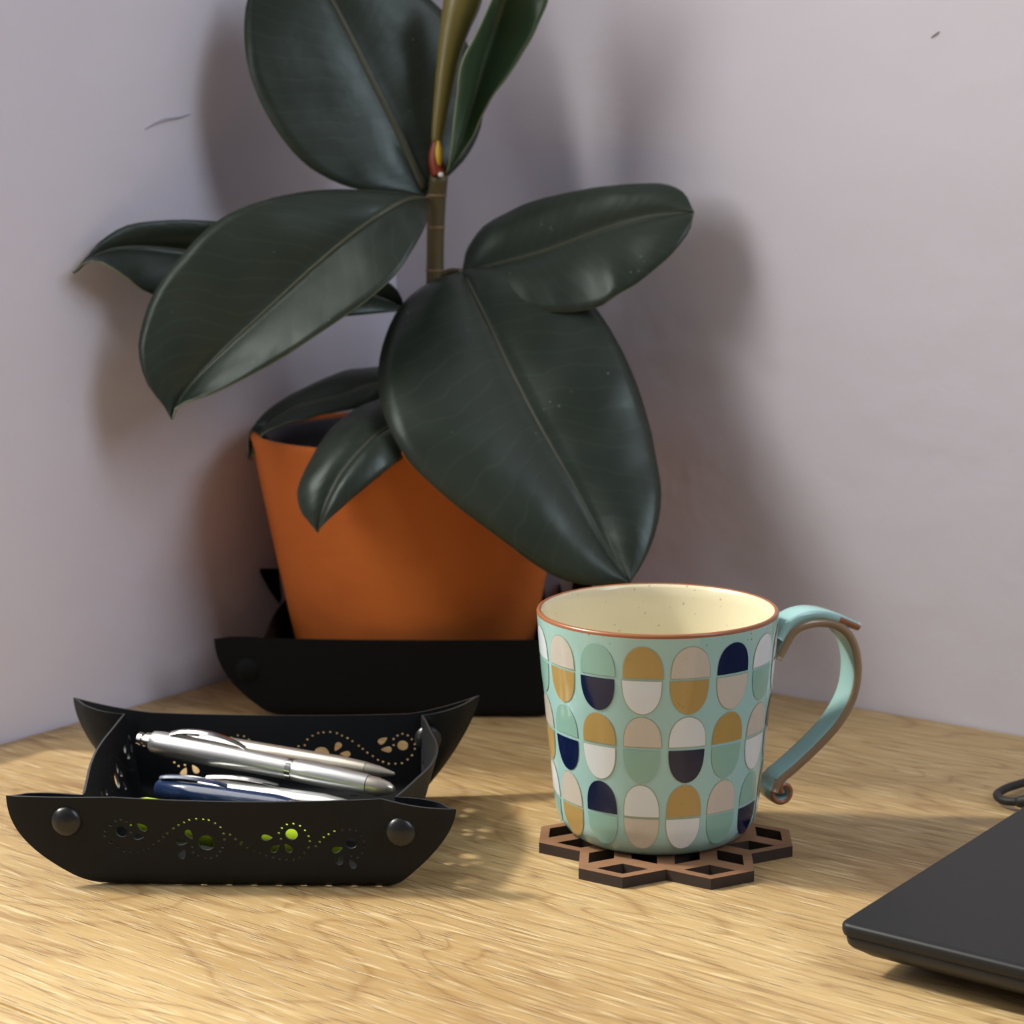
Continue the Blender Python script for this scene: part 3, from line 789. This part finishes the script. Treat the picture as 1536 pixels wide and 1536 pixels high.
# the big satin pen: local z runs from its button to its tip
mm, L = axis_frame((-0.2120, 0.0420, 0.0330), (-0.1065, 0.0022, 0.0235))
pen = pen_root('ballpoint_pen', 'fat satin silver ballpoint pen on top, its clip facing up', mm)
lathe_part('barrel', [(0.0040, 0.0), (0.0046, 0.0006), (0.0050, 0.004), (0.0052, 0.012), (0.0052, 0.030), (0.0047, 0.050), (0.0044, 0.066), (0.0043, 0.0688)], mm, M_SILVER, pen)
lathe_part('ring', [(0.0040, 0.0686), (0.0045, 0.0690), (0.0045, 0.0715), (0.0040, 0.0719)], mm, M_CHROME, pen, label='polished ring around the middle')
lathe_part('grip', [(0.0042, 0.0716), (0.0044, 0.0722), (0.0046, 0.080), (0.0046, 0.090), (0.0042, 0.1045), (0.0041, 0.1075)], mm, M_SILVER, pen)
lathe_part('tip', [(0.0038, 0.1077), (0.0037, 0.112), (0.0028, 0.117), (0.0016, 0.1195), (0.0010, 0.1200)], mm, M_SILVER_WARM, pen)
lathe_part('push_button', [(0.0024, -0.0072), (0.0030, -0.0068), (0.0030, -0.0048), (0.0022, -0.0044), (0.0022, -0.0034), (0.0034, -0.0030), (0.0036, 0.0004)], mm, M_CHROME, pen, label='chrome push button')
def clip(parent, z0, z1, r0, r1, h, w, mat):
    V, F = [], []
    n = 22
    for i in range(n):
        f = i / (n - 1)
        zz = (z0 + (z1 - z0) * f) * ZS
        y = (r0 + (r1 - r0) * f) + 0.0006 + h * math.sin(PI * f) ** 0.8
        ww = w * (1 - 0.55 * f) / 2
        th = 0.0009
        for (xx, yy) in ((-ww, y), (-ww * 0.6, y + th), (ww * 0.6, y + th), (ww, y), (ww * 0.8, y - th * 0.5), (-ww * 0.8, y - th * 0.5)):
            V.append(Vector((xx, yy, zz)))
    for i in range(n - 1):
        for k in range(6):
            a, b = i * 6 + k, i * 6 + (k + 1) % 6
            F.append((a, b, b + 6, a + 6))
    F.append(tuple(range(6))); F.append(tuple(reversed(range((n - 1) * 6, n * 6))))
    return mesh_obj('clip', V, F, mat, parent, autosmooth=45)
c = clip(pen, 0.010, 0.047, 0.0048, 0.0044, 0.0030, 0.0046, M_CHROME)
# slimmer silver pen behind it
mm, L = axis_frame((-0.1940, 0.0560, 0.0292), (-0.1065, 0.0225, 0.0236))
pen2 = pen_root('slim_pen', 'slim warm silver pen lying just behind the fat pen', mm)
lathe_part('barrel', [(0.0030, 0.0), (0.0035, 0.001), (0.0036, 0.040), (0.0037, 0.070), (0.0030, 0.084)], mm, M_SILVER_WARM, pen2)
lathe_part('tip', [(0.0029, 0.0842), (0.0022, 0.091), (0.0010, 0.0965), (0.0006, 0.0980)], mm, M_SILVER_WARM, pen2)
lathe_part('push_button', [(0.0018, -0.007), (0.0021, -0.0066), (0.0021, 0.0003)], mm, M_CHROME, pen2)
# silver pen below
mm, L = axis_frame((-0.1900, 0.0260, 0.0180), (-0.1120, -0.0075, 0.0175))
pen3 = pen_root('silver_pen', 'silver pen lying low in the tray under the fat pen', mm)
lathe_part('barrel', [(0.0036, 0.0), (0.0042, 0.0008), (0.0044, 0.030), (0.0044, 0.062), (0.0032, 0.074)], mm, M_SILVER, pen3)
lathe_part('tip', [(0.0031, 0.0742), (0.0022, 0.081), (0.0009, 0.0868)], mm, M_CHROME, pen3)
clip(pen3, 0.004, 0.040, 0.0042, 0.0043, 0.0014, 0.0034, M_CHROME)
# dark blue pen
mm, L = axis_frame((-0.2060, 0.0180, 0.0205), (-0.1290, -0.0175, 0.0205))
pen4 = pen_root('blue_pen', 'clear dark blue plastic pen lying behind the front side of the tray', mm)
lathe_part('barrel', [(0.0030, 0.0), (0.0040, 0.0015), (0.0042, 0.020), (0.0042, 0.060), (0.0034, 0.068)], mm, M_BLUE, pen4)
lathe_part('cap', [(0.0034, 0.0682), (0.0030, 0.075), (0.0012, 0.0830)], mm, M_CHROME, pen4)
clip(pen4, 0.002, 0.036, 0.0040, 0.0041, 0.0014, 0.0036, M_BLUE)
# highlighter against the perforated front side
mm, L = axis_frame((-0.2070, -0.0245, 0.0230), (-0.1190, -0.0310, 0.0106))
hl = pen_root('highlighter', 'lime green highlighter seen through the punched front of the tray', mm)
lathe_part('cap', [(0.0050, -0.001), (0.0066, 0.0), (0.0074, 0.003), (0.0077, 0.034)], mm, M_GREEN, hl)
lathe_part('barrel', [(0.0072, 0.0338), (0.0074, 0.0345), (0.0074, 0.080), (0.0066, 0.086), (0.005, 0.0875)], mm, M_GREEN, hl)

# ------------------------------------------------------------------ potted rubber plant
plant = thing('potted_rubber_plant', 'rubber plant with broad dark green leaves in an orange terracotta pot', 'plant', POT)
def local(p): return Vector(p[:3]) - POT
ZB = 0.0032
pot_prof = [(0.0, ZB), (0.056, ZB), (0.059, ZB + 0.002), (0.0620, 0.020), (0.0668, 0.045), (0.0725, 0.075), (0.0786, 0.108), (0.0826, 0.1310),
            (0.0834, 0.1336), (0.0830, 0.1352), (0.0815, 0.1360), (0.0796, 0.1352), (0.0786, 0.132), (0.0775, 0.125), (0.070, 0.080), (0.060, 0.020), (0.054, 0.010), (0.0, 0.010)]
V, F = lathe(pot_prof, 96)
o = mesh_obj('terracotta_pot', V, F, M_TERRA, plant)
V, F = lathe([(0.050, 0.012), (0.0555, 0.016), (0.0748, 0.1290), (0.0764, 0.1322), (0.0766, 0.1338), (0.0752, 0.1345), (0.0730, 0.1330), (0.0716, 0.127), (0.0700, 0.108)], 72)
o = mesh_obj('nursery_pot', V, F, M_NURSERY, plant); o['label'] = 'black plastic nursery pot inside the terracotta pot'
V, F = [Vector((0, 0, 0.116))], []
rings, seg = 14, 56
for j in range(1, rings + 1):
    for i in range(seg):
        a = 2 * PI * i / seg; r = 0.0690 * j / rings
        V.append(Vector((r * math.cos(a), r * math.sin(a), 0.1155 + 0.003 * noise.noise(Vector((r * math.cos(a), r * math.sin(a), 1)) * 130))))
for i in range(seg): F.append((0, 1 + i, 1 + (i + 1) % seg))
for j in range(rings - 1):
    for i in range(seg):
        a, b = 1 + j * seg + i, 1 + j * seg + (i + 1) % seg
        F.append((a, a + seg, b + seg, b))
mesh_obj('soil', V, F, M_SOIL, plant)

pts = [tuple(local(p)) + (p[3],) for p in STEM]
pts = [(pts[0][0], pts[0][1], 0.107, pts[0][3])] + pts
P = catmull(pts, 60)
V, F = tube(P, 16)
stem = mesh_obj('stem', V, F, M_STEM, plant)
for i in (34, 41, 49, 55):                         # leaf scars ringing the stem
    p, q = P[i], P[i + 1]
    V, F = tube([(p[0], p[1], p[2] + dz, p[3] + e) for dz, e in ((-0.0009, -0.0002), (-0.0004, 0.0004), (0.0004, 0.0004), (0.0009, -0.0002))], 16)
    mesh_obj('leaf_scar', V, F, M_NODE, stem)
V, F = tube(catmull([tuple(local(p)) + (p[3],) for p in SHEATH], 16), 14)
sh = mesh_obj('bud_sheath', V, F, M_SHEATH, plant); sh['label'] = 'small red-brown sheath at the foot of the rolled leaf'
p1, p2 = local(SHEATH[1]), local(SHEATH[3])
V, F = tube(catmull([(p1.x + 0.0012, p1.y - 0.0026, p1.z, 0.0012), (p1.x + 0.0014, p1.y - 0.0026, (p1.z + p2.z) / 2, 0.0021), (p2.x + 0.0008, p2.y - 0.0014, p2.z, 0.0010)], 10), 10)
mesh_obj('sheath_tip', V, F, M_YELLOW, sh)
bm = bmesh.new(); bmesh.ops.create_icosphere(bm, subdivisions=2, radius=0.0014)
p0 = local(SHEATH[0]); bmesh.ops.translate(bm, vec=(p0.x + 0.0008, p0.y - 0.0038, p0.z), verts=bm.verts[:])
o = bm_obj('latex_drop', bm, M_LATEX, sh)
V, F = tube(catmull([tuple(local(p)) + (p[3],) for p in BUD], 40), 20)
o = mesh_obj('rolled_leaf', V, F, M_BUD, plant); o['label'] = 'olive young leaf still rolled up at the top'

def make_leaf(key, bulge=(0.004, 0.004), mat=None, rib=0.0013, label=None, N=36, Q=9):
    d = LEAF_CURVES[key]
    Lc, Mc, Rc = (catmull(d[k], N) for k in 'LMR')
    V, UV, F = [], [], []
    W = 2 * Q + 1
    for i in range(N):
        l, mm_, r = Vector(Lc[i]), Vector(Mc[i]), Vector(Rc[i])
        t = Vector(Mc[min(i + 1, N - 1)]) - Vector(Mc[max(i - 1, 0)])
        n = (r - l).cross(t)
        if n.length < 1e-9: n = Vector((0, -1, 0.3))
        n.normalize()
        if n.dot(Vector((0, -1, 0.35))) < 0: n = -n
        wid = (r - l).length
        for q in range(-Q, Q + 1):
            u = abs(q) / Q
            e = l if q < 0 else r
            b = bulge[0] if q < 0 else bulge[1]
            p = mm_.lerp(e, u) + n * (b * 4 * u * (1 - u) * min(1.0, wid / 0.05) - 0.0006 * math.exp(-(u * 8) ** 2))
            p += n * 0.0009 * noise.noise(Vector((u * 3 * (1 if q > 0 else -1), i * 0.35, ord(key) % 7 * 3.0))) * u
            V.append(p - POT); UV.append((0.5 + 0.5 * q / Q, i / (N - 1)))
    for i in range(N - 1):
        for q in range(W - 1):
            a = i * W + q
            F.append((a, a + 1, a + 1 + W, a + W))
    me_o = mesh_obj('leaf', V, F, [mat or M_LEAF, M_LEAF_EDGE], plant, uvs=UV)
    me = me_o.data
    # keep the upper side facing up / outwards
    s = sum((p.normal * p.area for p in me.polygons), Vector())
    if s.dot(Vector((0, -1, 0.35))) < 0: me.flip_normals()
    sol = me_o.modifiers.new('thickness', 'SOLIDIFY')
    sol.thickness = 0.0009; sol.offset = -1.0; sol.material_offset_rim = 1
    if label: me_o['label'] = label
    # midrib on the upper side
    pts = []
    for i in range(1, N - 1):
        v = V[i * W + Q]; a, b = V[i * W + Q - 1], V[i * W + Q + 1]
        n = (V[(i + 1) * W + Q] - V[(i - 1) * W + Q]).cross(b - a)
        n = n.normalized() if n.length > 1e-12 else Vector((0, -1, 0))
        if n.dot(Vector((0, -1, 0.35))) < 0: n = -n
        pts.append(tuple(v + n * 0.0001) + (rib * (1 - 0.7 * i / N),))
    VV, FF = tube(pts, 8)
    mesh_obj('midrib', VV, FF, M_MIDRIB, me_o)
    return me_o
make_leaf('A', (0.001, 0.002), rib=0.0024, label='large upright leaf behind the rolled top leaf')
make_leaf('B', (0.003, 0.0005), rib=0.0015, label='large pointed leaf reaching forward to the left')
make_leaf('C', (0.003, 0.003), label='narrow leaf near the left wall, mostly hidden by the pointed leaf')
make_leaf('D', (0.003, 0.003), label='oval leaf reaching to the right wall')
make_leaf('E', (0.007, 0.004), rib=0.0013, label='largest oval leaf hanging forward in front of the pot')
make_leaf('F', (0.004, 0.004), label='small pointed leaf drooping over the front rim of the pot')
make_leaf('G', (0.004, 0.003), label='dark leaf bending over the left rim of the pot')
make_leaf('I', (0.002, 0.002), mat=M_LEAF_I, label='young glossy green leaf beside the rolled leaf')
# petioles joining the leaves to the stem
for key, zz in (('A', 0.262), ('B', 0.262), ('D', 0.222), ('E', 0.222), ('F', 0.150), ('C', 0.205), ('G', 0.150)):
    b = local(LEAF_CURVES[key]['M'][0])
    j = min(P, key=lambda p: abs(p[2] - (b.z - 0.006)))
    s = Vector(j[:3])
    mid = (s + b) / 2 + Vector((0, 0, 0.002))
    V, F = tube(catmull([tuple(s) + (0.0021,), tuple(mid) + (0.0019,), tuple(b) + (0.0014,)], 10), 10)
    mesh_obj('petiole', V, F, M_STEM, plant)

# ------------------------------------------------------------------ closed laptop
lap = thing('laptop', 'closed matte black laptop lying on the desk to the right of the mug', 'laptop', (0.0482, -0.1307, 0.0), math.atan2(ALONG_R.y, ALONG_R.x))
LW, LD = 0.325, 0.225
def rounded_slab(levels, rad):
    """levels: (z, inset) rings of a rounded rectangle, x 0..LW, y 0..LD"""
    V, F = [], []
    n = 0
    for z, ins in levels:
        ring = []
        r = max(0.0006, rad - ins * 0.3)
        for cx, cy, a0 in ((LW - ins - r, LD - ins - r, 0), (ins + r, LD - ins - r, 90), (ins + r, ins + r, 180), (LW - ins - r, ins + r, 270)):
            for k in range(7):
                a = math.radians(a0 + 15 * k)
                ring.append(Vector((cx + r * math.cos(a), cy + r * math.sin(a), z)))
        n = len(ring); V += ring
    for j in range(len(levels) - 1):
        for i in range(n):
            a, b = j * n + i, j * n + (i + 1) % n
            F.append((a, b, b + n, a + n))
    F.append(tuple(reversed(range(n)))); F.append(tuple(range((len(levels) - 1) * n, len(levels) * n)))
    return V, F
V, F = rounded_slab([(0.0142, 0.0012), (0.0146, 0.0004), (0.0160, 0.0), (0.0178, 0.0), (0.0186, 0.0004), (0.0190, 0.0013)], 0.0035)
mesh_obj('lid', V, F, M_LAPTOP, lap, autosmooth=55)
V, F = rounded_slab([(0.0018, 0.022), (0.0024, 0.018), (0.0064, 0.008), (0.0100, 0.0026), (0.0112, 0.0016), (0.0132, 0.0012), (0.0140, 0.0016)], 0.0035)
mesh_obj('base', V, F, M_LAPTOP_B, lap, autosmooth=55)
for (x, y) in ((0.045, 0.035), (LW - 0.045, 0.035), (0.045, LD - 0.035), (LW - 0.045, LD - 0.035)):
    V, F = lathe([(0.006, 0.0), (0.007, 0.0004), (0.007, 0.0022)], 20, Matrix.Translation((x, y, 0)))
    mesh_obj('rubber_foot', V, F, M_RUBBER, lap)

# ------------------------------------------------------------------ charger cable
cable = thing('cable', 'black cable bending round behind the laptop at the right edge', 'cable', (0.1452, 0.0525, 0.0))
cp = [(0.260, 0.086, 0.0021), (0.215, 0.098, 0.0021), (0.185, 0.0895, 0.0022), (0.1713, 0.0793, 0.0025), (0.1621, 0.0708, 0.003), (0.1525, 0.0625, 0.0032), (0.1462, 0.0535, 0.0032),
      (0.1472, 0.0440, 0.0036), (0.1545, 0.0385, 0.0050), (0.1615, 0.0345, 0.0075)]
V, F = tube(catmull([(x - 0.1452, y - 0.0525, z, 0.0018) for x, y, z in cp], 70), 14)
cord = mesh_obj('cord', V, F, M_RUBBER, cable)
q0, q1 = Vector(cp[-2]), Vector(cp[-1])
V, F = tube([(x - 0.1452, y - 0.0525, z, r) for x, y, z, r in ((0.1512, 0.0402, 0.0042, 0.0019), (0.1525, 0.0394, 0.0046, 0.0026), (0.1610, 0.0346, 0.0075, 0.0029), (0.1660, 0.0315, 0.0092, 0.0029))], 14)
mesh_obj('plug', V, F, M_RUBBER, cable)
for k in range(3):
    bm = bmesh.new(); bmesh.ops.create_icosphere(bm, subdivisions=1, radius=0.00028)
    bmesh.ops.translate(bm, vec=(0.1470 - 0.1452 + 0.0016 * k, 0.0436 - 0.0525 - 0.0018 - 0.0011 * k, 0.0040 + 0.0003 * k), verts=bm.verts[:])
    bm_obj('printed_dot', bm, M_MARK, cable)
